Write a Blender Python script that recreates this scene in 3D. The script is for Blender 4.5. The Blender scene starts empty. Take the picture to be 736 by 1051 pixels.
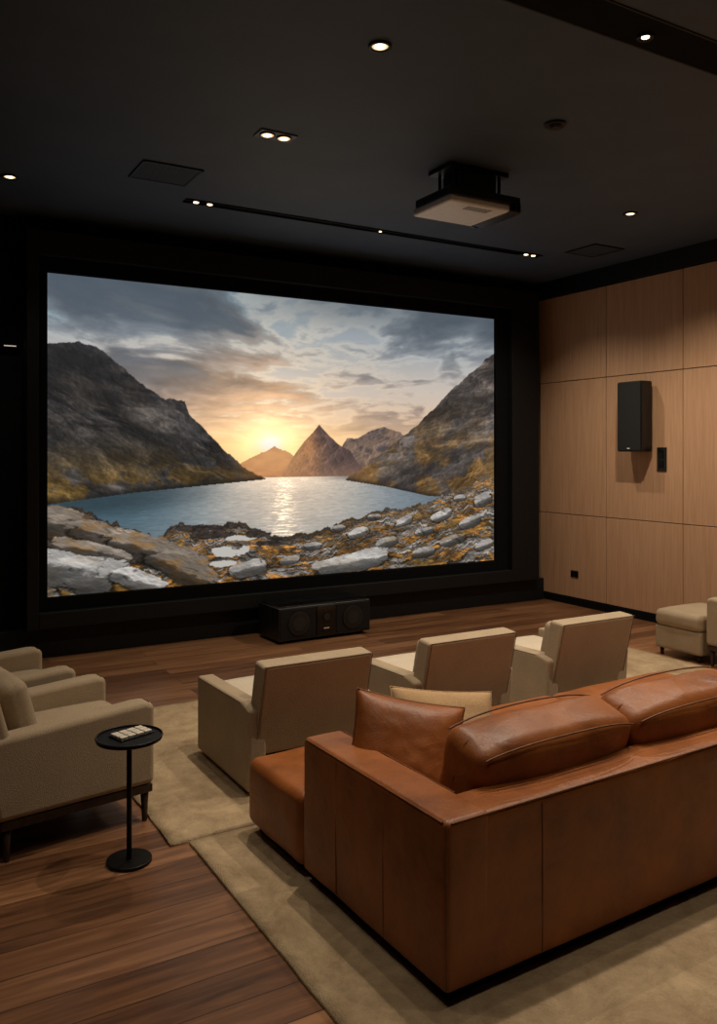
import bpy, bmesh, math, random
import numpy as np
from mathutils import Vector, Matrix, noise as mn

random.seed(3)
scene = bpy.context.scene
scene.view_settings.view_transform = 'Standard'
scene.view_settings.look = 'None'
scene.view_settings.exposure = 0.0

def lin(c):
    c = c/255.0
    return c/12.92 if c <= 0.04045 else ((c+0.055)/1.055)**2.4
def col(r, g, b):
    return (lin(r), lin(g), lin(b), 1.0)

# ------------------------------------------------------------------ materials
def new_mat(name):
    m = bpy.data.materials.new(name); m.use_nodes = True
    nt = m.node_tree
    b = nt.nodes['Principled BSDF']
    return m, nt, b

def noise_mat(name, c1, c2, scale=8.0, rough=0.6, bump=0.0, bscale=None, detail=6, spec=0.5,
              metallic=0.0, stretch=(1,1,1), sheen=0.0, bdist=0.01, lo=0.35, hi=0.65, coat=0.0):
    m, nt, b = new_mat(name)
    N, L = nt.nodes, nt.links
    tc = N.new('ShaderNodeTexCoord'); mp = N.new('ShaderNodeMapping')
    mp.inputs['Scale'].default_value = stretch
    L.new(tc.outputs['Object'], mp.inputs['Vector'])
    nz = N.new('ShaderNodeTexNoise'); nz.inputs['Scale'].default_value = scale
    nz.inputs['Detail'].default_value = detail
    L.new(mp.outputs[0], nz.inputs['Vector'])
    cr = N.new('ShaderNodeValToRGB')
    cr.color_ramp.elements[0].position = lo; cr.color_ramp.elements[0].color = c1
    cr.color_ramp.elements[1].position = hi; cr.color_ramp.elements[1].color = c2
    L.new(nz.outputs['Fac'], cr.inputs[0]); L.new(cr.outputs[0], b.inputs['Base Color'])
    b.inputs['Roughness'].default_value = rough
    b.inputs['Metallic'].default_value = metallic
    b.inputs['Specular IOR Level'].default_value = spec
    b.inputs['Sheen Weight'].default_value = sheen
    b.inputs['Coat Weight'].default_value = coat
    if bump > 0:
        n2 = N.new('ShaderNodeTexNoise'); n2.inputs['Scale'].default_value = bscale or scale*4
        n2.inputs['Detail'].default_value = 3
        L.new(mp.outputs[0], n2.inputs['Vector'])
        bp = N.new('ShaderNodeBump'); bp.inputs['Strength'].default_value = bump
        bp.inputs['Distance'].default_value = bdist
        L.new(n2.outputs['Fac'], bp.inputs['Height']); L.new(bp.outputs[0], b.inputs['Normal'])
    return m

M_ceil = noise_mat('ceiling_paint', col(64,79,100), col(69,84,105), 3, 0.62, 0.0, 120, spec=0.35)
M_black = noise_mat('black_velvet', col(11,12,14), col(15,16,18), 30, 0.9, 0.1, 300, spec=0.15)
M_frame = noise_mat('black_frame_paint', col(16,18,20), col(21,23,25), 20, 0.6, 0.03, 200, spec=0.3)
M_darkwall = noise_mat('dark_wall_fabric', col(24,26,29), col(30,32,35), 12, 0.85, 0.15, 260, spec=0.2)
M_metal = noise_mat('black_metal', col(18,18,19), col(26,26,27), 20, 0.38, 0.02, 200, metallic=0.6)
M_plastic = noise_mat('black_plastic', col(17,18,20), col(24,25,27), 25, 0.35, 0.02, 250)
M_cone = noise_mat('driver_rubber', col(28,29,31), col(35,36,38), 25, 0.45)
M_grille = noise_mat('speaker_grille', col(14,14,16), col(24,24,27), 120, 0.8, 0.3, 500)
M_gloss = noise_mat('gloss_black', col(8,8,9), col(12,12,14), 20, 0.12)
M_grey = noise_mat('projector_shell', col(222,228,236), col(232,238,244), 20, 0.35, 0.02, 200)
M_darkwood = noise_mat('dark_walnut', col(35,22,15), col(58,38,26), 6, 0.45, 0.05, 60, stretch=(1,6,6))
M_white = noise_mat('ivory_tile', col(205,195,178), col(220,210,195), 30, 0.5)

def fabric_mat(name, c1, c2):
    m, nt, b = new_mat(name)
    N, L = nt.nodes, nt.links
    tc = N.new('ShaderNodeTexCoord')
    nz = N.new('ShaderNodeTexNoise'); nz.inputs['Scale'].default_value = 220; nz.inputs['Detail'].default_value = 3
    L.new(tc.outputs['Object'], nz.inputs['Vector'])
    nb = N.new('ShaderNodeTexNoise'); nb.inputs['Scale'].default_value = 5
    L.new(tc.outputs['Object'], nb.inputs['Vector'])
    ad = N.new('ShaderNodeMath'); ad.operation = 'MULTIPLY_ADD'
    L.new(nb.outputs['Fac'], ad.inputs[0]); ad.inputs[1].default_value = 0.35
    L.new(nz.outputs['Fac'], ad.inputs[2])
    cr = N.new('ShaderNodeValToRGB')
    cr.color_ramp.elements[0].position = 0.4; cr.color_ramp.elements[0].color = c1
    cr.color_ramp.elements[1].position = 1.0; cr.color_ramp.elements[1].color = c2
    L.new(ad.outputs[0], cr.inputs[0]); L.new(cr.outputs[0], b.inputs['Base Color'])
    b.inputs['Roughness'].default_value = 0.92
    b.inputs['Specular IOR Level'].default_value = 0.15
    b.inputs['Sheen Weight'].default_value = 0.1
    bp = N.new('ShaderNodeBump'); bp.inputs['Strength'].default_value = 0.4; bp.inputs['Distance'].default_value = 0.003
    v = N.new('ShaderNodeTexVoronoi'); v.inputs['Scale'].default_value = 250
    L.new(tc.outputs['Object'], v.inputs['Vector'])
    L.new(v.outputs['Distance'], bp.inputs['Height']); L.new(bp.outputs[0], b.inputs['Normal'])
    return m
M_fabric = fabric_mat('beige_boucle', col(150,132,108), col(188,168,140))
M_fabric2 = fabric_mat('cream_linen', col(190,176,154), col(218,204,182))
M_pipe = fabric_mat('taupe_piping', col(96,84,70), col(120,106,90))
M_pillow = fabric_mat('sand_weave', col(160,128,92), col(205,172,130))

def leather_mat(name, c1, c2, c3):
    m, nt, b = new_mat(name)
    N, L = nt.nodes, nt.links
    tc = N.new('ShaderNodeTexCoord')
    nz = N.new('ShaderNodeTexNoise'); nz.inputs['Scale'].default_value = 3.2
    nz.inputs['Detail'].default_value = 8; nz.inputs['Roughness'].default_value = 0.65
    L.new(tc.outputs['Object'], nz.inputs['Vector'])
    cr = N.new('ShaderNodeValToRGB')
    cr.color_ramp.elements[0].position = 0.3; cr.color_ramp.elements[0].color = c1
    cr.color_ramp.elements[1].position = 0.75; cr.color_ramp.elements[1].color = c3
    e = cr.color_ramp.elements.new(0.5); e.color = c2
    L.new(nz.outputs['Fac'], cr.inputs[0]); L.new(cr.outputs[0], b.inputs['Base Color'])
    r = N.new('ShaderNodeMapRange'); r.inputs['To Min'].default_value = 0.34; r.inputs['To Max'].default_value = 0.50
    L.new(nz.outputs['Fac'], r.inputs['Value']); L.new(r.outputs[0], b.inputs['Roughness'])
    b.inputs['Specular IOR Level'].default_value = 0.45
    v = N.new('ShaderNodeTexVoronoi'); v.inputs['Scale'].default_value = 190
    L.new(tc.outputs['Object'], v.inputs['Vector'])
    n2 = N.new('ShaderNodeTexNoise'); n2.inputs['Scale'].default_value = 7; n2.inputs['Detail'].default_value = 5
    n2.inputs['Distortion'].default_value = 1.4
    L.new(tc.outputs['Object'], n2.inputs['Vector'])
    b1 = N.new('ShaderNodeBump'); b1.inputs['Strength'].default_value = 0.15; b1.inputs['Distance'].default_value = 0.003
    L.new(v.outputs['Distance'], b1.inputs['Height'])
    b2 = N.new('ShaderNodeBump'); b2.inputs['Strength'].default_value = 0.35; b2.inputs['Distance'].default_value = 0.014
    L.new(n2.outputs['Fac'], b2.inputs['Height']); L.new(b1.outputs[0], b2.inputs['Normal'])
    L.new(b2.outputs[0], b.inputs['Normal'])
    return m
M_leather = leather_mat('cognac_leather', col(110,60,26), col(142,81,35), col(166,98,45))
M_seam = noise_mat('leather_welt', col(92,50,22), col(120,68,32), 20, 0.45)

def floor_mat():
    m, nt, b = new_mat('walnut_planks')
    N, L = nt.nodes, nt.links
    tc = N.new('ShaderNodeTexCoord')
    br = N.new('ShaderNodeTexBrick')
    br.inputs['Scale'].default_value = 1.0
    br.inputs['Brick Width'].default_value = 2.1; br.inputs['Row Height'].default_value = 0.17
    br.inputs['Mortar Size'].default_value = 0.0022; br.inputs['Mortar Smooth'].default_value = 0.2
    br.inputs['Color1'].default_value = (0,0,0,1); br.inputs['Color2'].default_value = (1,1,1,1)
    br.inputs['Mortar'].default_value = (0.5,0.5,0.5,1)
    br.offset = 0.37
    L.new(tc.outputs['Object'], br.inputs['Vector'])
    mp = N.new('ShaderNodeMapping'); mp.inputs['Scale'].default_value = (0.9, 13, 1)
    L.new(tc.outputs['Object'], mp.inputs['Vector'])
    sc = N.new('ShaderNodeVectorMath'); sc.operation = 'MULTIPLY_ADD'
    L.new(br.outputs['Color'], sc.inputs[0]); sc.inputs[1].default_value = (13,7,3)
    L.new(mp.outputs[0], sc.inputs[2])
    nz = N.new('ShaderNodeTexNoise'); nz.inputs['Scale'].default_value = 1.8
    nz.inputs['Detail'].default_value = 9; nz.inputs['Roughness'].default_value = 0.62; nz.inputs['Distortion'].default_value = 0.5
    L.new(sc.outputs[0], nz.inputs['Vector'])
    mix = N.new('ShaderNodeMath'); mix.operation = 'MULTIPLY_ADD'
    bw = N.new('ShaderNodeRGBToBW'); L.new(br.outputs['Color'], bw.inputs[0])
    L.new(bw.outputs[0], mix.inputs[0]); mix.inputs[1].default_value = 0.36; L.new(nz.outputs['Fac'], mix.inputs[2])
    cr = N.new('ShaderNodeValToRGB')
    cr.color_ramp.elements[0].position = 0.36; cr.color_ramp.elements[0].color = col(72,46,30)
    cr.color_ramp.elements[1].position = 0.98; cr.color_ramp.elements[1].color = col(166,120,84)
    e = cr.color_ramp.elements.new(0.64); e.color = col(118,80,54)
    L.new(mix.outputs[0], cr.inputs[0])
    mm = N.new('ShaderNodeMixRGB'); mm.inputs['Color2'].default_value = col(28,16,10)
    L.new(br.outputs['Fac'], mm.inputs['Fac']); L.new(cr.outputs[0], mm.inputs['Color1'])
    L.new(mm.outputs[0], b.inputs['Base Color'])
    b.inputs['Roughness'].default_value = 0.29
    b.inputs['Specular IOR Level'].default_value = 0.5
    bp = N.new('ShaderNodeBump'); bp.inputs['Strength'].default_value = 0.08; bp.inputs['Distance'].default_value = 0.003
    L.new(nz.outputs['Fac'], bp.inputs['Height']); L.new(bp.outputs[0], b.inputs['Normal'])
    return m
M_floor = floor_mat()

def oak_mat():
    m, nt, b = new_mat('oak_veneer')
    N, L = nt.nodes, nt.links
    tc = N.new('ShaderNodeTexCoord'); mp = N.new('ShaderNodeMapping')
    mp.inputs['Scale'].default_value = (1, 22, 1.0)
    L.new(tc.outputs['Object'], mp.inputs['Vector'])
    oi = N.new('ShaderNodeObjectInfo')
    ad = N.new('ShaderNodeVectorMath'); ad.operation = 'ADD'
    ml = N.new('ShaderNodeMath'); ml.operation = 'MULTIPLY'; ml.inputs[1].default_value = 30
    L.new(oi.outputs['Random'], ml.inputs[0]); L.new(mp.outputs[0], ad.inputs[0]); L.new(ml.outputs[0], ad.inputs[1])
    nz = N.new('ShaderNodeTexNoise'); nz.inputs['Scale'].default_value = 2.2
    nz.inputs['Detail'].default_value = 9; nz.inputs['Roughness'].default_value = 0.6; nz.inputs['Distortion'].default_value = 0.4
    L.new(ad.outputs[0], nz.inputs['Vector'])
    cr = N.new('ShaderNodeValToRGB')
    cr.color_ramp.elements[0].position = 0.28; cr.color_ramp.elements[0].color = col(184,142,108)
    cr.color_ramp.elements[1].position = 0.74; cr.color_ramp.elements[1].color = col(206,166,132)
    L.new(nz.outputs['Fac'], cr.inputs[0]); L.new(cr.outputs[0], b.inputs['Base Color'])
    b.inputs['Roughness'].default_value = 0.5; b.inputs['Specular IOR Level'].default_value = 0.3
    return m
M_oak = oak_mat()

def rug_mat():
    m, nt, b = new_mat('wool_rug')
    N, L = nt.nodes, nt.links
    tc = N.new('ShaderNodeTexCoord')
    n1 = N.new('ShaderNodeTexNoise'); n1.inputs['Scale'].default_value = 4; n1.inputs['Detail'].default_value = 12
    n1.inputs['Roughness'].default_value = 0.8; n1.inputs['Distortion'].default_value = 0.4
    L.new(tc.outputs['Object'], n1.inputs['Vector'])
    cr = N.new('ShaderNodeValToRGB')
    cr.color_ramp.elements[0].position = 0.32; cr.color_ramp.elements[0].color = col(140,118,90)
    cr.color_ramp.elements[1].position = 0.68; cr.color_ramp.elements[1].color = col(198,174,140)
    L.new(n1.outputs['Fac'], cr.inputs[0]); L.new(cr.outputs[0], b.inputs['Base Color'])
    b.inputs['Roughness'].default_value = 0.95; b.inputs['Specular IOR Level'].default_value = 0.1
    n2 = N.new('ShaderNodeTexNoise'); n2.inputs['Scale'].default_value = 160; n2.inputs['Detail'].default_value = 2
    L.new(tc.outputs['Object'], n2.inputs['Vector'])
    bp = N.new('ShaderNodeBump'); bp.inputs['Strength'].default_value = 0.6; bp.inputs['Distance'].default_value = 0.008
    L.new(n2.outputs['Fac'], bp.inputs['Height']); L.new(bp.outputs[0], b.inputs['Normal'])
    return m
M_rug = rug_mat()

def emis_mat(name, c, s):
    m, nt, b = new_mat(name)
    b.inputs['Base Color'].default_value = (0.8,0.8,0.8,1)
    b.inputs['Emission Color'].default_value = c; b.inputs['Emission Strength'].default_value = s
    return m
M_bulb = emis_mat('warm_lamp', (1.0,0.72,0.42,1), 4)
M_halo = emis_mat('lamp_reflector', (1.0,0.66,0.34,1), 0.9)

# ------------------------------------------------------------------ mesh helpers
def link(ob, parent=None):
    scene.collection.objects.link(ob)
    if parent: ob.parent = parent
    return ob
def empty(name, loc=(0,0,0), rz=0.0, rot=None):
    e = bpy.data.objects.new(name, None); e.empty_display_size = 0.1
    e.location = loc; e.rotation_euler = rot or (0,0,rz)
    return link(e)
def from_bm(bm, name, mat, parent=None, smooth=True, wn=False):
    bmesh.ops.recalc_face_normals(bm, faces=bm.faces[:])
    me = bpy.data.meshes.new(name); bm.to_mesh(me); bm.free()
    me.materials.append(mat)
    if smooth:
        for p in me.polygons: p.use_smooth = True
    ob = bpy.data.objects.new(name, me); link(ob, parent)
    if wn:
        md = ob.modifiers.new('wn', 'WEIGHTED_NORMAL'); md.keep_sharp = True
    return ob
def box(name, x0,x1,y0,y1,z0,z1, mat, parent=None, bev=0.0, seg=3):
    bm = bmesh.new(); bmesh.ops.create_cube(bm, size=1)
    for v in bm.verts:
        v.co = Vector(((x0+x1)/2+v.co.x*(x1-x0), (y0+y1)/2+v.co.y*(y1-y0), (z0+z1)/2+v.co.z*(z1-z0)))
    if bev > 0:
        bmesh.ops.bevel(bm, geom=bm.edges[:], offset=bev, segments=seg, profile=0.5, affect='EDGES')
    return from_bm(bm, name, mat, parent, smooth=bev>0, wn=bev>0)
def prism(name, prof, x0, x1, mat, parent=None, bev=0.02, seg=4):
    """profile of (y,z) points extruded along x"""
    bm = bmesh.new()
    a = [bm.verts.new((x0,p[0],p[1])) for p in prof]
    b = [bm.verts.new((x1,p[0],p[1])) for p in prof]
    bm.faces.new(a); bm.faces.new(b[::-1])
    n = len(prof)
    for i in range(n):
        bm.faces.new((a[i], b[i], b[(i+1)%n], a[(i+1)%n]))
    bmesh.ops.recalc_face_normals(bm, faces=bm.faces[:])
    if bev > 0:
        bmesh.ops.bevel(bm, geom=bm.edges[:], offset=bev, segments=seg, profile=0.5, affect='EDGES')
    return from_bm(bm, name, mat, parent, wn=True)
def axis_samples(h, r, mid):
    s = []
    k = 4
    for i in range(k):
        th = math.radians(45)*(1-i/k)
        s.append(-(h-r) - r*math.tan(th))
    for i in range(mid+1):
        s.append(-(h-r) + 2*(h-r)*i/mid)
    for i in range(1,k+1):
        th = math.radians(45)*(i/k)
        s.append((h-r) + r*math.tan(th))
    return s
def softbox(name, c, size, r, mat, parent=None, bulge=(0,0,0), wr=0.0, wscale=5, rot=(0,0,0), mid=8, seed=0, fn=None):
    hx,hy,hz = size[0]/2, size[1]/2, size[2]/2
    S = [axis_samples(hx,r,mid), axis_samples(hy,r,mid), axis_samples(hz,r,mid)]
    bm = bmesh.new(); H=(hx,hy,hz)
    for ax in range(3):
        u, v = (ax+1)%3, (ax+2)%3
        for sg in (-1,1):
            g = []
            for a in S[u]:
                row = []
                for b in S[v]:
                    p = [0,0,0]; p[ax]=sg*H[ax]; p[u]=a; p[v]=b
                    row.append(bm.verts.new(p))
                g.append(row)
            for i in range(len(g)-1):
                for j in range(len(g[0])-1):
                    f = (g[i][j], g[i+1][j], g[i+1][j+1], g[i][j+1])
                    bm.faces.new(f if sg>0 else f[::-1])
    bmesh.ops.remove_doubles(bm, verts=bm.verts[:], dist=1e-5)
    for vt in bm.verts:
        p = vt.co.copy()
        q = Vector([max(-(H[i]-r), min(H[i]-r, p[i])) for i in range(3)])
        d = p-q
        if d.length > 1e-9: d = d.normalized()*r
        n = d.normalized() if d.length>0 else Vector((0,0,1))
        p = q+d
        f = [1-min(1,abs(p[i]/H[i]))**2 for i in range(3)]
        o = Vector((bulge[0]*f[1]*f[2]*p.x/H[0], bulge[1]*f[0]*f[2]*p.y/H[1], bulge[2]*f[0]*f[1]*p.z/H[2]))
        p2 = p+o
        if wr>0:
            w = mn.noise(Vector((p.x*wscale+seed*7.1, p.y*wscale, p.z*wscale)))+0.5*mn.noise(Vector((p.x*wscale*2.3, p.y*wscale*2.3+seed*3, p.z*wscale*2.3)))
            p2 += n*w*wr
        if fn: p2 = fn(p2)
        vt.co = p2
    R = Matrix.Rotation(rot[2],4,'Z') @ Matrix.Rotation(rot[1],4,'Y') @ Matrix.Rotation(rot[0],4,'X')
    bm.transform(Matrix.Translation(Vector(c)) @ R)
    return from_bm(bm, name, mat, parent)
def cyl(name, c, r1, r2, h, mat, parent=None, seg=48, bev=0.0, rot=None):
    bm = bmesh.new()
    bmesh.ops.create_cone(bm, cap_ends=True, segments=seg, radius1=r1, radius2=r2, depth=h)
    if bev>0:
        es = [e for e in bm.edges if len(e.link_faces)==2 and any(len(f.verts)>4 for f in e.link_faces)]
        bmesh.ops.bevel(bm, geom=es, offset=bev, segments=3, profile=0.5, affect='EDGES')
    M = Matrix.Translation(Vector(c))
    if rot: M = M @ rot
    bm.transform(M)
    return from_bm(bm, name, mat, parent, wn=True)
def tube(name, pts, r, mat, parent=None, closed=False):
    cu = bpy.data.curves.new(name, 'CURVE'); cu.dimensions='3D'; cu.bevel_depth=r; cu.bevel_resolution=3
    sp = cu.splines.new('POLY'); sp.points.add(len(pts)-1)
    for i,p in enumerate(pts): sp.points[i].co = (*p,1)
    sp.use_cyclic_u = closed
    cu.materials.append(mat)
    tmp = bpy.data.objects.new(name, cu); scene.collection.objects.link(tmp)
    bpy.context.view_layer.update()
    dg = bpy.context.evaluated_depsgraph_get()
    me = bpy.data.meshes.new_from_object(tmp.evaluated_get(dg))
    bpy.data.objects.remove(tmp)
    for p in me.polygons: p.use_smooth=True
    ob = bpy.data.objects.new(name, me); link(ob, parent)
    return ob
def throw_pillow(name, loc, rot, w, h, t, mat, seammat, seed=0):
    e = empty(name, loc, rot=rot)
    bm = bmesh.new(); n=36
    def P(i,j,sg):
        u = -1+2*i/n; v = -1+2*j/n
        x = u*w/2*(1-0.06*(1-v*v)); z = v*h/2*(1-0.06*(1-u*u))
        th = max((1-u**4)*(1-v**4),0)
        y = sg*t/2*th**0.6
        if 0<i<n and 0<j<n:
            y += sg*0.008*mn.noise(Vector((u*1.6+seed, v*1.6, sg*1.7)))*th
            y += sg*0.0035*mn.noise(Vector((u*4+seed, v*5, sg*3.7)))*th
            y -= sg*0.015*math.exp(-((u)/.6)**2-((v-1)/.35)**2)*th
        return (x,y,z)
    for sg in (-1,1):
        g=[[bm.verts.new(P(i,j,sg)) for j in range(n+1)] for i in range(n+1)]
        for i in range(n):
            for j in range(n):
                f=(g[i][j],g[i+1][j],g[i+1][j+1],g[i][j+1])
                bm.faces.new(f if sg<0 else f[::-1])
    bmesh.ops.remove_doubles(bm, verts=bm.verts[:], dist=1e-5)
    from_bm(bm, 'pillow_body', mat, e)
    pts=[P(i,0,1) for i in range(n)]+[P(n,j,1) for j in range(n)]+[P(n-i,n,1) for i in range(n)]+[P(0,n-j,1) for j in range(n)]
    tube('pillow_piping', pts, 0.0035, seammat, e, closed=True)
    return e

# ------------------------------------------------------------------ room shell
XL, XR, YB, YF, H = -1.5, 7.21, -1.8, 7.90, 3.90
box('floor', XL-.1,XR+.1, YB-.1,YF+.1, -0.1,0, M_floor)
box('ceiling', XL-.1,XR+.1, YB-.1,YF+.1, H,H+.1, M_ceil)
box('wall_screen', XL-.1,XR+.1, YF,YF+.1, 0,H, M_darkwall)
box('wall_right', XR,XR+.1, YB-.1,YF, 0,H, M_darkwall)
box('wall_left', XL-.1,XL, YB-.1,YF, 0,H, M_darkwall)
box('wall_rear', XL,XR, YB-.1,YB, 0,H, M_darkwall)
box('baseboard_screen', XL+.021,XR-.036, YF-.05,YF-.001, 0,.17, M_frame, bev=.006)
box('baseboard_right', XR-.035,XR-.001, YB,YF-.001, 0,.085, M_black, bev=.004)
box('baseboard_left', XL+.001,XL+.02, YB,YF-.001, 0,.12, M_black, bev=.004)
box('trim_ceiling_right', XR-.07,XR-.001, YB,YF-.01, 3.70,H-.001, M_frame, bev=.004)

pan = empty('wall_paneling', (XR,0,0))
ys = [7.86, 6.714, 5.68, 4.6, 3.5, 2.4, 1.3, 0.2, -0.9]
zs = [.09, 1.07, 2.66, 3.695]
for i in range(len(ys)-1):
    for j in range(3):
        box('oak_panel', -.03,-.002, ys[i+1]+.004,ys[i]-.004, zs[j]+.004,zs[j+1]-.004, M_oak, pan, bev=.003, seg=2)

sx0,sx1,sz0,sz1 = 1.34,6.38,.53,3.39
fr = empty('screen_frame', (0,0,0))
ox0,ox1,oz0,oz1 = 1.15,6.99,.27,3.74
def ring(name, x0,x1,z0,z1, w0,w1,wb,wt, y0,y1, mat):
    box(name+'_left', x0,x0+w0, y0,y1, z0,z1, mat, fr, bev=.006)
    box(name+'_right', x1-w1,x1, y0,y1, z0,z1, mat, fr, bev=.006)
    box(name+'_top', x0+w0,x1-w1, y0,y1, z1-wt,z1, mat, fr, bev=.006)
    box(name+'_bottom', x0+w0,x1-w1, y0,y1, z0,z0+wb, mat, fr, bev=.006)
ring('outer', ox0,ox1,oz0,oz1, .10,.42,.14,.22, 7.60,7.895, M_frame)
ring('inner', ox0+.10,ox1-.42,oz0+.14,oz1-.22, .085,.185,.115,.125, 7.68,7.895, M_black)
box('inner_backing', ox0+.12,ox1-.44,7.75,7.89,oz0+.16,oz1-.24, M_black, fr)
box('screen_plinth', XL+.03,XR-.05, 7.70,7.845, 0,.26, M_frame, bev=.008)

# ------------------------------------------------------------------ the projected picture (flat screen)
def build_picture():
    W, Hn = 800, 452
    s = np.linspace(0,1,W); t = np.linspace(0,1,Hn)
    S, T = np.meshgrid(s, t)
    rng = np.random.RandomState(7)
    tab = rng.rand(256,256)
    def vn(x,y):
        xi=np.floor(x).astype(int); yi=np.floor(y).astype(int)
        fx=x-xi; fy=y-yi; fx=fx*fx*fx*(fx*(fx*6-15)+10); fy=fy*fy*fy*(fy*(fy*6-15)+10)
        a=tab[xi%256,yi%256]; b=tab[(xi+1)%256,yi%256]; c=tab[xi%256,(yi+1)%256]; d=tab[(xi+1)%256,(yi+1)%256]
        return (a*(1-fx)+b*fx)*(1-fy)+(c*(1-fx)+d*fx)*fy
    def fbm(x,y,o=5,g=.5):
        r=0;a=1;n=0
        for k in range(o):
            r=r+a*vn(x+17.3*k,y+9.1*k); n+=a; a*=g
            x,y=(x*.8-y*.6)*2.03,(x*.6+y*.8)*2.03
        return r/n
    def ridged(x,y,o=5):
        r=0;a=1;n=0
        for k in range(o):
            r=r+a*(1-np.abs(2*vn(x+5.3*k,y+3.7*k)-1)); n+=a; a*=.58
            x,y=(x*.8-y*.6)*2.1,(x*.6+y*.8)*2.1
        return r/n
    def worley(x,y,seed=0):
        xi=np.floor(x).astype(int); yi=np.floor(y).astype(int)
        best=np.full(x.shape,9.); bx=np.zeros(x.shape); by=np.zeros(x.shape); cid=np.zeros(x.shape); sec=np.full(x.shape,9.)
        for dx in (-1,0,1):
            for dy in (-1,0,1):
                cx=xi+dx; cy=yi+dy
                px=cx+tab[(cx+seed)%256,(cy)%256]; py=cy+tab[(cx+91+seed)%256,(cy+33)%256]
                ddx=x-px; ddy=y-py; d=np.sqrt(ddx**2+ddy**2)
                m=d<best
                sec=np.where(m,best,np.minimum(sec,d))
                bx=np.where(m,ddx,bx); by=np.where(m,ddy,by)
                cid=np.where(m,tab[(cx+7)%256,(cy+5+seed)%256],cid); best=np.where(m,d,best)
        return best,bx,by,cid,sec
    def C(r,g,b): return np.array([r,g,b],float)/255
    def F3(c): return np.broadcast_to(c,(Hn,W,3))
    def mix(a,b,f):
        f=np.clip(f,0,1)[...,None]; return a*(1-f)+b*f
    def sm(a,b,x):
        x=np.clip((x-a)/(b-a),0,1); return x*x*(3-2*x)
    def grad(h):
        gy,gx=np.gradient(h); return gx*W/100,gy*Hn/56
    sun=(.425,.465)
    dx=(S-sun[0])*1.77; dy=(T-sun[1])
    d=np.sqrt(dx**2+dy**2)
    tt=T
    img=F3(C(244,196,142)).copy()
    img=mix(img,C(232,198,166),sm(.46,.57,tt))
    img=mix(img,C(206,192,180),sm(.54,.68,tt))
    img=mix(img,C(158,166,172),sm(.66,.88,tt))
    img=mix(img,C(84,134,160),sm(.80,1.0,tt)*sm(.60,.0,S)*.95)
    z=1/(tt-.18)
    px=(S-.45)*1.77*z; py=z
    wx_=fbm(px*1.1+3,py*1.3,4); wy_=fbm(px*1.1+43,py*1.3+9,4)
    def cloud(o):
        return .66*fbm(px*1.15+1.0*wx_+25,(py+o)*2.7+1.0*wy_+2,7,.52)+.34*fbm(px*4.6+wx_*1.8,(py+o)*8+wy_*2.2+3,6,.56)
    c0=cloud(0); c1=cloud(.08)
    thick=sm(.40,.58,c0)
    lit=np.clip((c0-c1)*5,-1,1)
    dark=mix(F3(C(104,110,118)),C(152,132,120),sm(.86,.54,tt))
    dark=mix(dark,C(206,160,122),sm(.55,.1,d))
    body=dark*(1+.24*lit)[...,None]
    body=mix(body,C(76,86,97),sm(.52,.68,c0)*sm(.58,.85,tt)*.8)
    img=mix(img,body,thick*(.34+.62*sm(.47,.66,tt)))
    fringe=np.exp(-((c0-.425)/.04)**2)
    img=mix(img,C(255,222,180),fringe*.55*sm(.85,.05,d))
    img=mix(img,C(216,214,210),fringe*.26*sm(.62,.82,tt))
    img=mix(img,C(72,84,94),sm(.86,1.0,tt)*sm(.25,.6,S)*.50)
    img=mix(img,C(255,208,144),np.exp(-(dx/.46)**2-(dy/.085)**2)*.65)
    img=img+((np.exp(-(d/.035)**2)*.50+np.exp(-(d/.11)**2)*.36+np.exp(-(d/.28)**2)*.14)*(.65+.7*fbm(S*14,T*34,4)))[...,None]*C(255,222,150)
    img=np.clip(img,0,1.08)
    def ridge(xs,ts,rough,f):
        return np.interp(S,xs,ts)+(fbm(S*f,S*0+f*.7,6,.6)-.5)*rough
    r1=ridge([.30,.366,.40,.436,.467,.502,.60],[.35,.415,.435,.47,.45,.40,.36],.02,40)
    tx=fbm(S*50,T*70,5)
    img=mix(img,mix(F3(C(174,116,78)),C(212,150,98),tx),(T<r1)*1.*(S>.34)*(S<.6))
    r3=ridge([.55,.602,.63,.657,.695,.737,.80],[.36,.498,.505,.53,.55,.522,.42],.020,30)
    hh=ridged(S*22+T*8,T*20-S*6,6); gx,gy=grad(hh)
    c3=mix(F3(C(82,74,76)),C(128,106,92),sm(.45,.8,hh))*(1+np.clip(-gx*.4+gy*.15,-.3,.3))[...,None]
    img=mix(img,mix(c3,C(166,128,98),sm(.47,.34,T)*.5),sm(.001,-.003,T-r3))
    r2=ridge([.44,.475,.502,.52,.536,.55,.575,.61,.66],[.34,.43,.485,.515,.547,.525,.485,.45,.34],.014,36)
    hh=ridged(S*24-T*14,T*20+S*10,6); gx,gy=grad(hh)
    side=sm(.510,.560,S-(T-.45)*.1+(fbm(S*30,T*30,4)-.5)*.06)
    c2=mix(F3(C(158,110,78)),C(88,72,70),side)*(.82+.3*hh)[...,None]*(1+np.clip(-gx*.35,-.25,.25))[...,None]
    img=mix(img,mix(c2,C(192,142,106),sm(.43,.34,T)*.45),sm(.001,-.003,T-r2))
    img=mix(img,C(250,196,132),np.exp(-(dx/.17)**2-((T-.43)/.06)**2)*.45*(T>.352))
    # water
    wl=.357
    wat=mix(F3(C(134,146,154)),C(212,194,174),np.exp(-((S-.47)/.19)**2))
    wat=mix(wat,C(58,86,100),sm(.36,.10,S)*.9)
    wat=mix(wat,C(98,112,124),sm(.60,.85,S)*.75)
    wat=mix(wat,C(130,140,146),sm(.30,.12,T)*.45)
    zz=1/(.375-np.minimum(T,.36))
    rip=.6*fbm((S-.45)*zz*9,zz*14,5,.6)+.4*fbm(S*60,T*260,3,.6)
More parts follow.
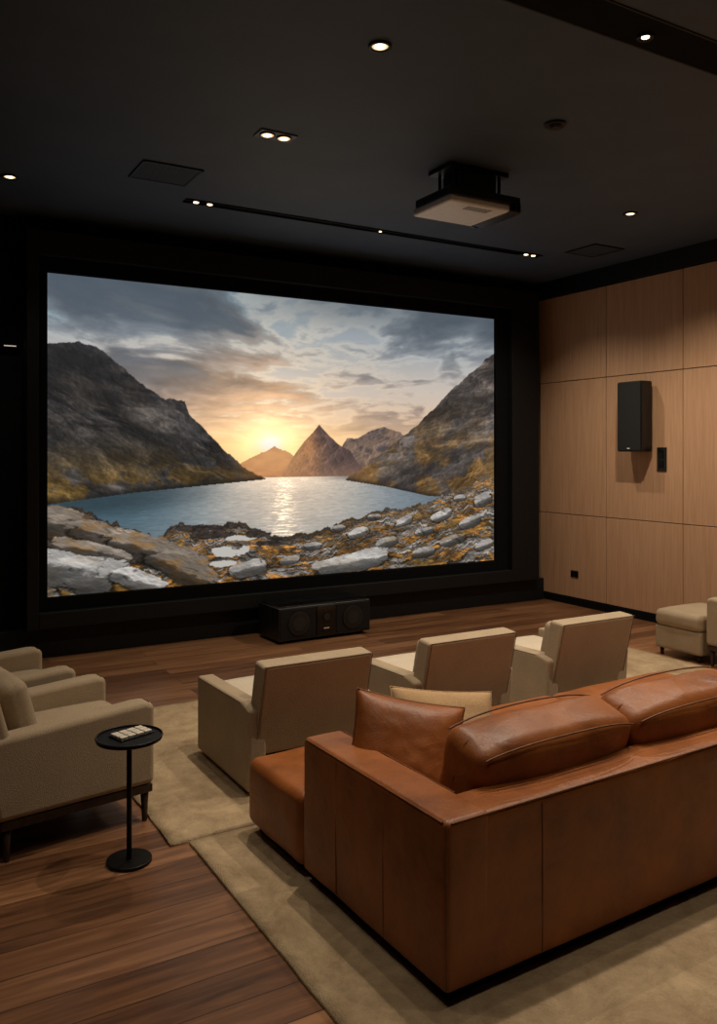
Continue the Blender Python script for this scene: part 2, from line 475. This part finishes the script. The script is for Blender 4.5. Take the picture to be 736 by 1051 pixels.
    wat=wat*(.82+.36*rip)[...,None]
    gl=np.exp(-((S-.455)/(.014+.10*(.36-T)))**2)*sm(.375,.33,T)
    wat=wat+(gl*(.20+1.0*sm(.45,.68,rip)))[...,None]*C(255,200,140)*.42
    wat=wat+(np.exp(-((S-.45)/.13)**2)*sm(.28,.36,T)*.20)[...,None]*C(255,206,150)
    wat=mix(wat,C(60,58,56),sm(.335,.357,T)*sm(.50,.66,S)*.6)
    wat=mix(wat,C(40,48,52),sm(.27,.33,T+ (0.42-S)*.15)*sm(.40,.15,S)*.5)
    img=mix(img,wat,(T<wl)*1.)
    # left mountain
    rl=ridge([0,.02,.05,.085,.12,.173,.21,.248,.257,.306,.366,.414,.42],[.785,.79,.796,.782,.733,.659,.62,.618,.575,.493,.395,.352,.33],.022,46)
    bl=np.interp(S,[0,.15,.42],[.285,.315,.352])
    def mount(e1,e2,c_dark,c_lite,c_moss,lx,mossT,seed):
        w1=fbm(S*9+seed,T*12,4)
        h=ridged(e1*8+w1+seed,e2*4+w1*.8+2,7)+.35*ridged(e1*26+seed,e2*14,5)+.18*fbm(S*130,T*110,4)
        gx,gy=grad(h)
        m=mix(F3(c_dark),c_lite,sm(.40,.80,fbm(e1*20+3+seed,e2*14,6,.6)))
        m=mix(m,c_moss,mossT*sm(.38,.62,fbm(S*20+seed,T*16+5,6,.6)))
        m=m*(.58+.52*sm(.8,1.35,h))[...,None]
        m=m*np.clip(1+(gx*lx+gy*.35)*.50,.35,1.7)[...,None]
        return m
    e1=S*.9+T*.9; e2=T*1.0-S*.55
    mL=mount(e1,e2,C(66,64,64),C(108,100,94),C(120,94,52),1.0,sm(.52,.30,T),0)
    mL=mix(mL,C(40,44,50),sm(.55,.8,T)*.30)
    mL=mix(mL,C(176,124,82),sm(.30,.42,S)*.35)
    mL=mix(mL,C(24,26,26),sm(bl+.022,bl,T)*.6)
    img=mix(img,mL,sm(.001,-.002,T-rl)*(T>bl))
    rr=ridge([.59,.60,.64,.707,.783,.865,.92,1.0],[.33,.352,.385,.463,.559,.68,.757,.858],.024,42)
    br=np.interp(S,[.59,.70,.81,1.0],[.345,.315,.275,.25])
    e1=S*.7-T*.9; e2=T*.8+S*.75
    mR=mount(e1,e2,C(84,78,76),C(140,126,116),C(150,110,58),-1.0,sm(.70,.34,T)*.85,9)
    mR=mix(mR,C(186,138,94),sm(.74,.60,S)*.30)
    mR=mix(mR,C(28,26,25),sm(br+.02,br,T)*.6)
    img=mix(img,mR,sm(.001,-.002,T-rr)*(T>br))
    # foreground
    fg=np.interp(S,[0,.04,.085,.12,.155,.20,.24,.28,.325,.36,.40,.45,.495,.54,.586,.64,.707,.76,.81,.87,.93,1.0],
                   [.278,.275,.245,.215,.19,.17,.205,.195,.19,.215,.165,.150,.158,.155,.185,.20,.225,.235,.25,.285,.31,.34])
    fg=fg+(ridged(S*30,S*0+3,5)-.6)*.04
    topz=np.maximum(fg+.05,.20)
    zg=1/(topz+.10-np.minimum(T,fg))
    gxx=(S-.5)*1.77*(2.2+zg*.55); gyy=zg*1.9+gxx*.25
    wa=fbm(gxx*2.2,gyy*2.2,5,.6)-.5; wb=fbm(gxx*2.2+31,gyy*2.2+7,5,.6)-.5
    lum=np.zeros_like(S); rockm=np.zeros_like(S)
    for (sc_,a,sd,th) in ((1.7,1.0,3,.60),(3.6,.9,9,.45),(8.5,.65,21,.30)):
        Fk,bx,by,cid,F2=worley(gxx*sc_+wa*1.6,-gyy*sc_*1.15+wb*1.6,sd)
        rad=.30+.38*((cid*7.3)%1.0)
        ang=np.arctan2(by,bx)
        rr_=Fk*(1+.16*np.cos(ang*3+cid*40)+.12*np.cos(ang*5+cid*90))+wa*.35
        m=sm(rad,rad-.05,rr_)*(cid<th)
        top=np.clip(by/rad,-1,1)
        l=.14+.50*sm(-.75,.75,top+wb*1.3+.3*(cid-.3))-.22*sm(-.3,-1,top)+.12*np.clip(bx/rad,-1,1)
        sh=sm(rad+.16,rad,rr_)*(by<.15)*(cid<th)*(1-m)
        lum=lum*(1-m)+l*m*a; lum=lum-sh*.16*(1-rockm)
        rockm=np.maximum(rockm,m)
    mossn=fbm(S*60+9,T*110,5,.62)
    low=fbm(S*9+2,T*15+3,4)
    moss=mix(F3(C(82,58,28)),C(188,130,62),sm(.3,.72,mossn))
    moss=mix(moss,C(112,98,58),sm(.5,.7,low)*.45)
    moss=moss*(.70+.9*np.clip(fbm(S*26,T*44,5)-.35,0,1)*1.4)[...,None]
    hf=ridged(S*50+5,T*70,6)+.5*fbm(S*160,T*200,3); gx,gy=grad(hf)
    rock=mix(F3(C(112,106,100)),C(172,164,156),sm(.35,.65,fbm(S*30+4,T*46,5)))
    rockc=rock*np.clip(.26+1.25*lum,.10,1.2)[...,None]*np.clip(1+(gx*.25+gy*.4)*.25,.6,1.4)[...,None]
    rockc=mix(rockc,C(124,92,50),sm(.56,.70,fbm(S*34+50,T*50,5))*.35)
    moss=moss*np.clip(1+np.minimum(lum,0)*2.5+(gx*.4+gy*.5)*.20,.3,1.4)[...,None]
    base=mix(moss,rockc,rockm)
    cl=sm(fg-.035,fg,T)*sm(.95,.45,S)
    base=mix(base,C(40,36,34),cl*.75)
    def slab(img,cx,cy,rx,ry,a,c,seed,warm=.35):
        ca,sa=math.cos(a),math.sin(a)
        X=(S-cx)*1.77; Y=(T-cy)
        U=(X*ca+Y*sa)/rx; V=(-X*sa+Y*ca)/ry
        wob=(fbm(S*14+seed,T*22,6,.62)-.5)*.95
        R=(np.abs(U)**2.6+np.abs(V)**2.6)**(1/2.6)+wob
        stri=.5*ridged(U*3.2+seed,V*4+U*.9,6)+.5*ridged(S*30+seed,T*46,6)
        g1,g2=grad(stri*.9+.25*fbm(S*120,T*150,4))
        cc=mix(F3(c),c*1.22,sm(.35,.65,fbm(S*22+seed,T*30,5)))
        cc=mix(cc,C(126,92,52),sm(.50,.68,fbm(S*18+seed*2,T*28,5))*warm)
        crack=sm(.80,.93,ridged(S*16+seed*3,T*24+U,4))
        # a lit upper plane above a darker front plane
        brk=V+wob*1.2+.25*math.sin(seed)*U
        l=.40+.26*sm(-1,.2,brk)+.46*sm(-.12,.10,brk)
        cc=cc*(l*np.clip(1+(g1*.3+g2*.5)*.28,.5,1.45)*(.78+.30*stri)*(1-.40*crack))[...,None]
        m=sm(1.0,.965,R)
        shd=sm(1.20,1.0,R)*(V<.1)*.62
        img=img*(1-shd*(1-m))[...,None]
        return mix(img,cc,m)
    sl_=[(.05,.20,.24,.055,-.30,(112,102,92),1,.6),(.13,.16,.18,.045,-.34,(122,110,98),2,.5),(.20,.11,.18,.050,-.36,(108,98,88),4,.6),
      (.08,.13,.13,.030,-.30,(124,114,104),5,.5),(.25,.05,.13,.040,-.42,(104,94,84),6,.6),
      (.90,.262,.032,.015,.2,(138,134,130),51,.1),(.965,.255,.055,.028,.4,(142,138,134),33,.1),(.67,.200,.028,.012,.1,(128,122,118),52,.2),
      (.745,.180,.045,.020,.25,(140,136,132),37,.2),(.85,.195,.05,.024,.30,(142,138,134),29,.2),(.58,.165,.030,.012,.1,(126,120,116),53,.2),
      (.93,.165,.05,.022,.25,(136,132,128),54,.2),(.63,.145,.05,.020,.2,(144,140,134),25,.1),(.80,.135,.040,.016,.1,(130,126,122),55,.3),
      (.52,.105,.035,.015,.0,(132,128,124),56,.2),(.70,.100,.050,.020,.2,(140,136,130),57,.2),(.88,.095,.06,.020,.25,(128,124,120),41,.3),
      (.47,.060,.040,.016,.1,(128,124,120),58,.2),(.80,.055,.055,.020,.15,(126,122,118),59,.3),(.97,.065,.05,.022,.2,(126,122,118),60,.3),
      (.38,.04,.07,.030,.12,(132,128,124),17,.1),(.61,.035,.16,.036,.13,(150,147,143),21,.15),
      (.05,.075,.14,.06,-.12,(144,141,137),8,.15),(.16,.03,.09,.035,-.3,(148,144,140),13,.15)]
    for q_ in sl_: base=slab(base,*q_[:5],C(*q_[5]),q_[6],q_[7])
    img=mix(img,base,sm(fg+.003,fg-.001,T))
    for (cx_,cy_,rx,ry) in ((.335,.105,.045,.018),(.365,.15,.040,.010),(.325,.065,.025,.010)):
        R=((S-cx_)/rx)**2+((T-cy_)/ry)**2+(fbm(S*40,T*50,5,.6)-.5)*2.4
        img=mix(img,C(190,186,180),sm(1.0,.85,R))
    for (cx_,cy_,rx,ry) in ((.395,.160,.03,.012),(.27,.190,.06,.012),(.45,.140,.035,.009),(.345,.192,.02,.007),(.42,.125,.03,.010),(.30,.165,.05,.012)):
        R=((S-cx_)/rx)**2+((T-cy_)/ry)**2+(fbm(S*60,T*70,5,.6)-.5)*2.2
        img=mix(img,F3(C(54,47,43))*(.5+1.0*fbm(S*120,T*150,3))[...,None],sm(1.0,.8,R))
    img=np.clip(img,0,1.1)
    img=np.where(img<=.04045,img/12.92,((img+.055)/1.055)**2.4)
    X=sx0+S*(sx1-sx0); Z=sz0+T*(sz1-sz0)
    co=np.stack([X,np.full_like(X,7.715),Z],-1).reshape(-1,3)
    idx=np.arange(W*Hn).reshape(Hn,W)
    q=np.stack([idx[:-1,:-1],idx[:-1,1:],idx[1:,1:],idx[1:,:-1]],-1).reshape(-1,4)
    me=bpy.data.meshes.new('projection_screen')
    me.vertices.add(len(co)); me.vertices.foreach_set('co',co.ravel())
    me.loops.add(q.size); me.loops.foreach_set('vertex_index',q.ravel())
    me.polygons.add(len(q)); me.polygons.foreach_set('loop_start',np.arange(0,q.size,4))
    me.update(calc_edges=True); me.validate()
    ca=me.color_attributes.new('picture','FLOAT_COLOR','POINT')
    rgba=np.concatenate([img.reshape(-1,3),np.ones((W*Hn,1))],1)
    ca.data.foreach_set('color',rgba.ravel().astype(np.float32))
    m,nt,b=new_mat('lit_screen_picture')
    at=nt.nodes.new('ShaderNodeAttribute'); at.attribute_name='picture'
    b.inputs['Base Color'].default_value=(0.02,0.02,0.02,1); b.inputs['Roughness'].default_value=.9
    b.inputs['Specular IOR Level'].default_value=0.05
    nt.links.new(at.outputs['Color'],b.inputs['Emission Color'])
    b.inputs['Emission Strength'].default_value=0.95
    m.cycles.emission_sampling='NONE'
    me.materials.append(m)
    ob=bpy.data.objects.new('projection_screen',me); link(ob)
build_picture()

# ------------------------------------------------------------------ rugs
def rug(x0,x1,y0,y1,seed):
    bm=bmesh.new(); nx,ny=90,60; g=[]
    for i in range(nx+1):
        row=[]
        for j in range(ny+1):
            x=x0+(x1-x0)*i/nx; y=y0+(y1-y0)*j/ny
            if i in(0,nx): x+=.006*mn.noise(Vector((seed,y*5,0)))
            if j in(0,ny): y+=.006*mn.noise(Vector((x*5,seed,0)))
            row.append(bm.verts.new((x,y,.014+.0015*mn.noise(Vector((x*3,y*3,seed))))))
        g.append(row)
    for i in range(nx):
        for j in range(ny): bm.faces.new((g[i][j],g[i+1][j],g[i+1][j+1],g[i][j+1]))
    be=[e for e in bm.edges if len(e.link_faces)==1]
    r=bmesh.ops.extrude_edge_only(bm,edges=be)
    for v in [v for v in r['geom'] if isinstance(v,bmesh.types.BMVert)]: v.co.z=0.0005
    return from_bm(bm,'area_rug',M_rug)
rug(1.18,6.02,3.715,5.78,1)
rug(1.265,5.9,0.9,3.70,2)
RZ=.0155

# ------------------------------------------------------------------ leather sofa
sf=empty('leather_sofa',(1.583,2.150,RZ),math.radians(1.7))
LX=3.0
box('plinth', .04,LX-.04,.04,1.47,0,.045, M_black, sf, bev=.004)
softbox('base_frame',((.19+LX)/2-.0,.66,.14),(LX-.21,1.00,.18),.02,M_leather,sf)
softbox('arm_left',(.095,.485,.3225),(.19,.97,.555),.024,M_leather,sf,bulge=(.004,.004,.004),wr=.003,mid=14)
softbox('arm_right',(LX-.095,.485,.3225),(.19,.97,.555),.024,M_leather,sf,bulge=(.004,.004,.004),wr=.003,mid=14)
softbox('back_frame',(LX/2,.095,.320),(LX-.005,.19,.552),.024,M_leather,sf,bulge=(0,.004,.003),wr=.003,mid=24)
softbox('chaise_front',(.515,1.245,.195),(1.04,.54,.31),.045,M_leather,sf,bulge=(.008,.008,.012),wr=.004,mid=14)
softbox('seat_front_middle',(1.50,1.245,.195),(.90,.54,.31),.045,M_leather,sf,bulge=(.008,.008,.012),wr=.004,mid=12)
softbox('seat_front_right',(2.47,1.245,.195),(1.02,.54,.31),.045,M_leather,sf,bulge=(.008,.008,.012),wr=.004,mid=12)
for i,(a,b) in enumerate(((.195,1.055),(1.06,1.935),(1.94,2.80))):
    softbox('seat_cushion_%d'%(i+1),((a+b)/2,.57,.27),(b-a,.77,.17),.04,M_leather,sf,bulge=(0,0,.015),wr=.004,seed=i)
def crown(hx,hz):
    def f(p):
        q=p.copy()
        u=max(-1,min(1,p.x/hx)); v=p.z/hz
        if v>0: q.z -= .020*abs(u)**4*v
        e=abs(u)**4
        q.y += .0035*e*math.sin(p.z*38+u*3)*(1 if p.y>0 else -1)
        return q
    return f
cr_=math.radians(16)
for i,(a,b) in enumerate(((.275,1.085),(1.095,1.935),(1.945,2.78))):
    cz=.555; cy=.300
    softbox('back_cushion_%d'%(i+1),((a+b)/2,cy,cz),(b-a,.23,.42),.052,M_leather,sf,bulge=(.012,.040,.022),wr=.006,wscale=5,rot=(cr_,0,0),mid=22,seed=i+3,fn=crown((b-a)/2,.21))
    R=Matrix.Rotation(cr_,4,'X'); hx=(b-a)/2
    for yy in (-.108,.108):
        pts=[]
        for k in range(25):
            u=-1+2*k/24
            p=R@Vector((u*(hx-.018),yy*(1+.10*(1-u*u)),.196+.018*(1-u*u)-.020*abs(u)**4))
            pts.append((p.x+(a+b)/2,p.y+cy,p.z+cz))
        tube('cushion_welt_%d'%(i+1),pts,.0036,M_seam,sf)
zt=.598
tube('welt_back',[(.024,.004,zt-.005),(LX-.02,.004,zt-.005)],.0035,M_seam,sf)
tube('welt_arm',[(.004,.024,zt-.005),(.004,.94,zt-.005)],.0035,M_seam,sf)
tube('welt_arm_inner',[(.187,.19,zt-.004),(.187,.94,zt-.004)],.003,M_seam,sf)
tube('seam_corner',[(.004,.004,.06),(.004,.004,.59)],.003,M_seam,sf)
for sx in (.42,1.75):
    tube('seam_back',[(sx,-.0015,.06),(sx,-.0035,.3),(sx,-.0005,.575)],.0016,M_seam,sf)
for sy in (.36,.69):
    tube('seam_arm',[(-.0015,sy,.06),(-.0035,sy,.3),(-.0005,sy,.58)],.0016,M_seam,sf)

throw_pillow('leather_throw_pillow',(1.885,2.84,.575),(math.radians(-26),math.radians(12),math.radians(-24)),.47,.44,.16,M_leather,M_seam,2)
throw_pillow('woven_throw_pillow',(2.19,2.99,.545),(math.radians(-32),math.radians(6),math.radians(-20)),.48,.42,.13,M_pillow,M_pillow,5)

# ------------------------------------------------------------------ beige club chairs
def club_chair(x,y,rz=0):
    e=empty('club_chair',(x,y,RZ),rz)
    w=.74
    armp=[(.03,.02),(.80,.02),(.80,.455),(.10,.475),(.00,.455)]
    for sgn,nm in ((-1,'arm_left'),(1,'arm_right')):
        a,b=(-w/2,-w/2+.105) if sgn<0 else (w/2-.105,w/2)
        prism(nm,armp,a,b,M_fabric,e,bev=.02)
        oo=a+.003 if sgn<0 else b-.003
        tube(nm+'_piping',[(oo,.12,.466),(oo,.78,.447)],.0025,M_pipe,e)
    hb=w/2-.045
    backp=[(.035,.20),(.17,.20),(.04,.705),(-.09,.695)]
    prism('backrest',backp,-hb,hb,M_fabric,e,bev=.02)
    softbox('back_cushion',(0,.165,.49),(w-.23,.10,.36),.04,M_fabric,e,bulge=(0,.02,0),rot=(math.radians(14),0,0))
    box('seat_base',-w/2+.107,w/2-.107,.10,.76,.12,.26,M_fabric,e,bev=.012)
    softbox('seat_cushion',(0,.50,.33),(w-.225,.64,.15),.045,M_fabric2,e,bulge=(0,.008,.02),wr=.003)
    box('rear_rail',-w/2+.11,w/2-.11,.05,.085,.14,.195,M_darkwood,e,bev=.004)
    for lx in (-w/2+.14,w/2-.14):
        box('leg_%d'%(lx>0),lx-.02,lx+.02,.06,.10,0,.15,M_darkwood,e,bev=.003)
        box('leg_front_%d'%(lx>0),lx-.02,lx+.02,.70,.74,0,.13,M_darkwood,e,bev=.003)
    hw=hb-.004
    tube('back_piping',[(-hw,.032,.22),(-hw,-.085,.69),(hw,-.085,.69),(hw,.032,.22)],.0025,M_pipe,e)
    return e
for cx in (2.05,3.08,4.11):
    club_chair(cx,3.98)

# ------------------------------------------------------------------ armchairs
def armchair(name,x,y,rz,z=0.0,w=.74):
    e=empty(name,(x,y,z),rz)
    d=.84
    armp=[(-d+.10,.185),(.0,.185),(.0,.575),(-.05,.59),(-d+.04,.55)]
    for sgn,nm in ((-1,'arm_left'),(1,'arm_right')):
        a,b=(-w/2,-w/2+.12) if sgn<0 else (w/2-.12,w/2)
        prism(nm,armp,a,b,M_fabric,e,bev=.03,seg=5)
    backp=[(-d+.12,.185),(-d+.26,.185),(-d+.10,.80),(-d-.03,.80)]
    prism('backrest',backp,-w/2+.015,w/2-.015,M_fabric,e,bev=.035,seg=5)
    softbox('back_cushion',(0,-d+.25,.58),(w-.25,.12,.36),.05,M_fabric,e,bulge=(0,.02,0),rot=(math.radians(14),0,0))
    box('seat_base',-w/2+.115,w/2-.115,-d+.2,-.03,.185,.34,M_fabric,e,bev=.015)
    softbox('seat_cushion',(0,-.32,.40),(w-.25,.62,.15),.05,M_fabric,e,bulge=(0,.01,.02),wr=.003)
    box('base_frame',-w/2+.01,w/2-.01,-d+.12,-.01,.145,.185,M_darkwood,e,bev=.005)
    for i,(lx,ly) in enumerate(((-w/2+.04,-.04),(w/2-.04,-.04),(-w/2+.04,-d+.15),(w/2-.04,-d+.15))):
        cyl('leg_%d'%(i+1),(lx,ly,.0725),.012,.02,.145,M_darkwood,e,seg=16)
    return e
armchair('upholstered_armchair',1.145,4.365,math.radians(-90+9),w=.71)
armchair('upholstered_armchair',0.955,5.22,math.radians(-90+8),w=.71)
armchair('upholstered_armchair',6.43,4.57,0)

def ottoman(x0,x1,y0,y1):
    e=empty('ottoman',((x0+x1)/2,(y0+y1)/2,0))
    w,d=x1-x0,y1-y0
    softbox('ottoman_body',(0,0,.165),(w-.01,d-.01,.20),.02,M_fabric,e)
    softbox('ottoman_cushion',(0,0,.335),(w,d,.14),.045,M_fabric,e,bulge=(.005,.005,.02),wr=.003)
    for i,(a,b) in enumerate(((-1,-1),(1,-1),(-1,1),(1,1))):
        cyl('leg_%d'%(i+1),(a*(w/2-.05),b*(d/2-.05),.035),.014,.02,.07,M_darkwood,e,seg=16)
ottoman(6.08,6.72,4.63,5.12)

# ------------------------------------------------------------------ side table
st=empty('side_table',(.980,3.672,0))
cyl('base_disc',(0,0,.008),.098,.098,.016,M_metal,st,bev=.003,seg=64)
cyl('stem',(0,0,.28),.0115,.0115,.53,M_metal,st,seg=24)
cyl('top_disc',(0,0,.546),.142,.142,.012,M_metal,st,bev=.003,seg=64)
tp=[(.142*math.cos(2*math.pi*i/64),.142*math.sin(2*math.pi*i/64),.555) for i in range(64)]
tube('top_rim',tp,.004,M_metal,st,closed=True)
dm=empty('domino_set',(.995,3.69,.5525),math.radians(18))
box('tray',-.085,.085,-.05,.05,0,.006,M_plastic,dm,bev=.002)
for i in range(4):
    for j in range(3):
        box('tile',-.078+i*.04,-.044+i*.04,-.044+j*.031,-.018+j*.031,.0065,.0145,M_white,dm,bev=.002)

# ------------------------------------------------------------------ floor speaker in front of screen
cs=empty('center_speaker',(3.79,7.33,0),math.radians(2))
box('cabinet',-.51,.51,-.22,.22,.03,.34,M_plastic,cs,bev=.008)
box('top_plate',-.49,.49,-.20,.20,.34,.350,M_gloss,cs,bev=.003)
box('front_panel_left',-.495,-.115,-.226,-.219,.05,.325,M_frame,cs,bev=.003)
box('front_panel_right',.115,.495,-.226,-.219,.05,.325,M_frame,cs,bev=.003)
box('front_panel',-.105,.105,-.232,-.219,.05,.325,M_gloss,cs,bev=.003)
Rx=Matrix.Rotation(math.pi/2,4,'X')
for xx in (-.30,.30):
    cyl('driver_ring',(xx,-.231,.188),.112,.112,.012,M_cone,cs,rot=Rx)
    cyl('driver_surround',(xx,-.238,.188),.088,.095,.006,M_plastic,cs,rot=Rx)
    cyl('driver_cone',(xx,-.242,.188),.03,.07,.008,M_cone,cs,rot=Rx)
cyl('tweeter',(0,-.236,.22),.03,.034,.01,M_cone,cs,rot=Rx)
box('name_badge',-.03,.03,-.235,-.231,.105,.115,M_white,cs)
for xx in (-.42,.42):
    for yy in (-.16,.16): cyl('foot',(xx,yy,.015),.02,.025,.03,M_plastic,cs,seg=20)

# ------------------------------------------------------------------ wall speaker, control, outlet
ws=empty('wall_speaker',(7.17,6.2,2.19))
box('bracket',-.05,.008,-.06,.06,-.12,.12,M_metal,ws,bev=.004)
box('cabinet',-.19,-.03,-.165,.165,-.375,.375,M_plastic,ws,bev=.012)
box('grille',-.205,-.19,-.155,.155,-.365,.365,M_grille,ws,bev=.006)
box('badge',-.209,-.204,-.015,.015,-.345,-.335,M_grey,ws)
wc=empty('wall_control',(7.18,5.94,1.735))
box('plate',-.012,.001,-.06,.06,-.125,.125,M_plastic,wc,bev=.004)
box('button_top',-.02,-.011,-.03,.03,.01,.09,M_gloss,wc,bev=.003)
box('button_bottom',-.02,-.011,-.03,.03,-.09,-.01,M_gloss,wc,bev=.003)
ou=empty('wall_outlet',(7.18,7.2,.37))
box('plate',-.008,.001,-.06,.06,-.04,.04,M_plastic,ou,bev=.003)
box('socket_1',-.012,-.007,-.045,-.01,-.02,.02,M_gloss,ou,bev=.002)
box('socket_2',-.012,-.007,.01,.045,-.02,.02,M_gloss,ou,bev=.002)
wl=empty('wall_light',(1.05,7.86,2.74))
box('housing',-.08,.08,-.02,.035,-.016,.016,M_metal,wl,bev=.003)
box('lamp_strip',-.05,.05,-.024,-.019,-.004,.004,emis_mat('strip_glow',(1,.85,.65,1),.5),wl)

# ------------------------------------------------------------------ projector
pj=empty('ceiling_projector',(3.86,4.95,3.575))
box('lower_shell',-.35,.20,-.23,.24,.0,.055,M_grey,pj,bev=.018,seg=4)
box('upper_shell',-.335,.31,-.225,.235,.052,.125,M_plastic,pj,bev=.018,seg=4)
box('lens_bay',.19,.32,-.22,.23,.0,.09,M_plastic,pj,bev=.02,seg=4)
cyl('lens_barrel',(.25,.25,.05),.045,.05,.06,M_metal,pj,rot=Rx)
cyl('lens_glass',(.25,.282,.05),.036,.036,.006,M_gloss,pj,rot=Rx)
cyl('rear_knob',(.25,-.235,.045),.03,.03,.03,M_metal,pj,rot=Rx)
for i in range(9): box('vent_%d'%(i+1),-.15+i*.025,-.14+i*.025,-.19,-.11,-.002,.002,M_plastic,pj)
for i in range(8): box('side_vent_%d'%(i+1),-.338,-.334,-.17+i*.04,-.15+i*.04,.07,.105,M_gloss,pj)
for xx in (-.2,.2):
    box('mount_arm',xx-.015,xx+.015,-.15,.15,.124,.145,M_metal,pj,bev=.003)
    for yy in (-.10,.10): cyl('mount_post',(xx,yy,.218),.012,.012,.15,M_metal,pj,seg=12)
box('mount_body',-.16,.16,-.12,.12,.12,.29,M_plastic,pj,bev=.01)
box('mount_plate',-.27,.27,-.13,.15,.29,.324,M_metal,pj,bev=.004)

# ------------------------------------------------------------------ ceiling fittings
WARM=(1,.85,.67)
def spot(parent,loc,energy,size=110,blend=.9,rad=.03,c=WARM,target=None):
    l=bpy.data.lights.new('lamp','SPOT'); l.energy=energy; l.spot_size=math.radians(size); l.spot_blend=blend
    l.shadow_soft_size=rad; l.color=c
    o=bpy.data.objects.new('lamp',l); link(o,parent); o.location=loc
    if target is not None:
        d=Vector(target)-(parent.location+Vector(loc)); o.rotation_euler=d.to_track_quat('-Z','Y').to_euler()
    return o
def ring_mesh(name,ro,ri,h,mat,parent,z):
    bm=bmesh.new(); n=40
    rs=[(ro,0),(ro,-h),(ri,-h),(ri*.9,0)]
    v=[[bm.verts.new((r*math.cos(2*math.pi*i/n),r*math.sin(2*math.pi*i/n),z+zz)) for (r,zz) in rs] for i in range(n)]
    for i in range(n):
        for j in range(4):
            bm.faces.new((v[i][j],v[(i+1)%n][j],v[(i+1)%n][(j+1)%4],v[i][(j+1)%4]))
    return from_bm(bm,name,mat,parent)
def downlight(x,y,energy,size=110,target=None,r=.045,z=H):
    e=empty('recessed_downlight',(x,y,z))
    ring_mesh('trim_ring',r+.016,r,.010,M_metal,e,-.001)
    cyl('reflector',(0,0,-.003),r*.98,r*.98,.003,M_halo,e,seg=32)
    cyl('lamp_disc',(0,0,-.006),r*.62,r*.62,.004,M_bulb,e,seg=32)
    spot(e,(0,0,-.03),energy,size,target=target)
    return e
def twin(x,y,energy,size=110,target=None):
    e=empty('recessed_downlight',(x,y,H))
    box('plate',-.13,.13,-.07,.07,-.008,-.001,M_metal,e,bev=.002)
    for xx in (-.06,.06):
        ring_mesh('trim_ring',.052,.042,.006,M_gloss,e,-.008)
        e.children[-1].location.x=xx
        cyl('reflector',(xx,0,-.0105),.041,.041,.003,M_halo,e,seg=32)
        cyl('lamp_disc',(xx,0,-.0125),.026,.026,.004,M_bulb,e,seg=32)
    spot(e,(0,0,-.04),energy,size,target=target)
    return e
downlight(2.263,3.645,125,85)
twin(2.307,5.023,110,95)
downlight(5.738,5.087,220,135)
downlight(.906,6.785,15)
downlight(5.738,2.6,150,130)
downlight(.3,3.2,48,85)
downlight(.9,1.4,36,90)
downlight(2.9,1.2,50,90)
ch=empty('lighting_channel',(0,0,H))
box('channel_floor',.9,7.1,2.745,2.975,-.004,-.001,M_black,ch)
box('channel_lip_1',.9,7.1,2.735,2.747,-.006,-.001,M_frame,ch)
box('channel_lip_2',.9,7.1,2.973,2.985,-.006,-.001,M_frame,ch)
for i,xx in enumerate((1.9,3.358,4.9)):
    ring_mesh('lamp_ring',.042,.03,.012,M_metal,ch,-.004); ch.children[-1].location=(xx,2.88,0)
    cyl('lamp_disc',(xx,2.88,-.010),.020,.020,.004,M_bulb,ch,seg=24)
    spot(ch,(xx,2.88,-.05),(40,150,150)[i],105)
sl=empty('linear_slot',(0,0,H))
box('slot_bed',2.24,6.15,6.64,6.72,-.005,-.001,M_gloss,sl)
box('slot_lip_1',2.24,6.15,6.632,6.642,-.012,-.001,M_metal,sl)
box('slot_lip_2',2.24,6.15,6.718,6.728,-.012,-.001,M_metal,sl)
for xx in (2.34,2.46,4.15,5.96,6.06):
    rr=.012 if abs(xx-4.15)<.1 else .022
    cyl('lamp_disc',(xx,6.68,-.009),rr,rr,.004,M_bulb,sl,seg=24)
spot(sl,(2.4,6.68,-.03),55,80); spot(sl,(6.0,6.68,-.03),85,120)
def vent(x,y,w,d):
    e=empty('ceiling_vent',(x,y,H))
    for nm,a in (('frame_1',(-w/2,w/2,-d/2,-d/2+.02)),('frame_2',(-w/2,w/2,d/2-.02,d/2)),('frame_3',(-w/2,-w/2+.02,-d/2,d/2)),('frame_4',(w/2-.02,w/2,-d/2,d/2))):
        box(nm,*a,-.012,-.001,M_metal,e,bev=.002)
    n=16
    for i in range(n):
        yy=-d/2+.03+(d-.06)*i/(n-1)
        box('louver_%d'%(i+1),-w/2+.02,w/2-.02,yy-.007,yy+.007,-.008,-.002,M_ceil,e)
vent(1.905,6.115,.45,.42); vent(6.46,6.2,.42,.42)
sd=empty('smoke_detector',(3.763,3.944,H))
cyl('base',(0,0,-.008),.07,.07,.014,M_plastic,sd,bev=.003)
cyl('sensor_head',(0,0,-.025),.035,.05,.022,M_plastic,sd,bev=.003)

# ------------------------------------------------------------------ world, camera
w=bpy.data.worlds.new('room_ambient'); scene.world=w; w.use_nodes=True
w.node_tree.nodes['Background'].inputs[0].default_value=(.02,.022,.025,1)
w.node_tree.nodes['Background'].inputs[1].default_value=1.0
cam=bpy.data.cameras.new('camera'); co=bpy.data.objects.new('camera',cam); link(co)
co.location=(0,0,1.8); co.rotation_euler=(math.radians(90),0,math.radians(-30.35))
cam.sensor_width=36; cam.lens=854/1051*36; cam.shift_y=-60.5/1051
cam.clip_start=.05
scene.camera=co
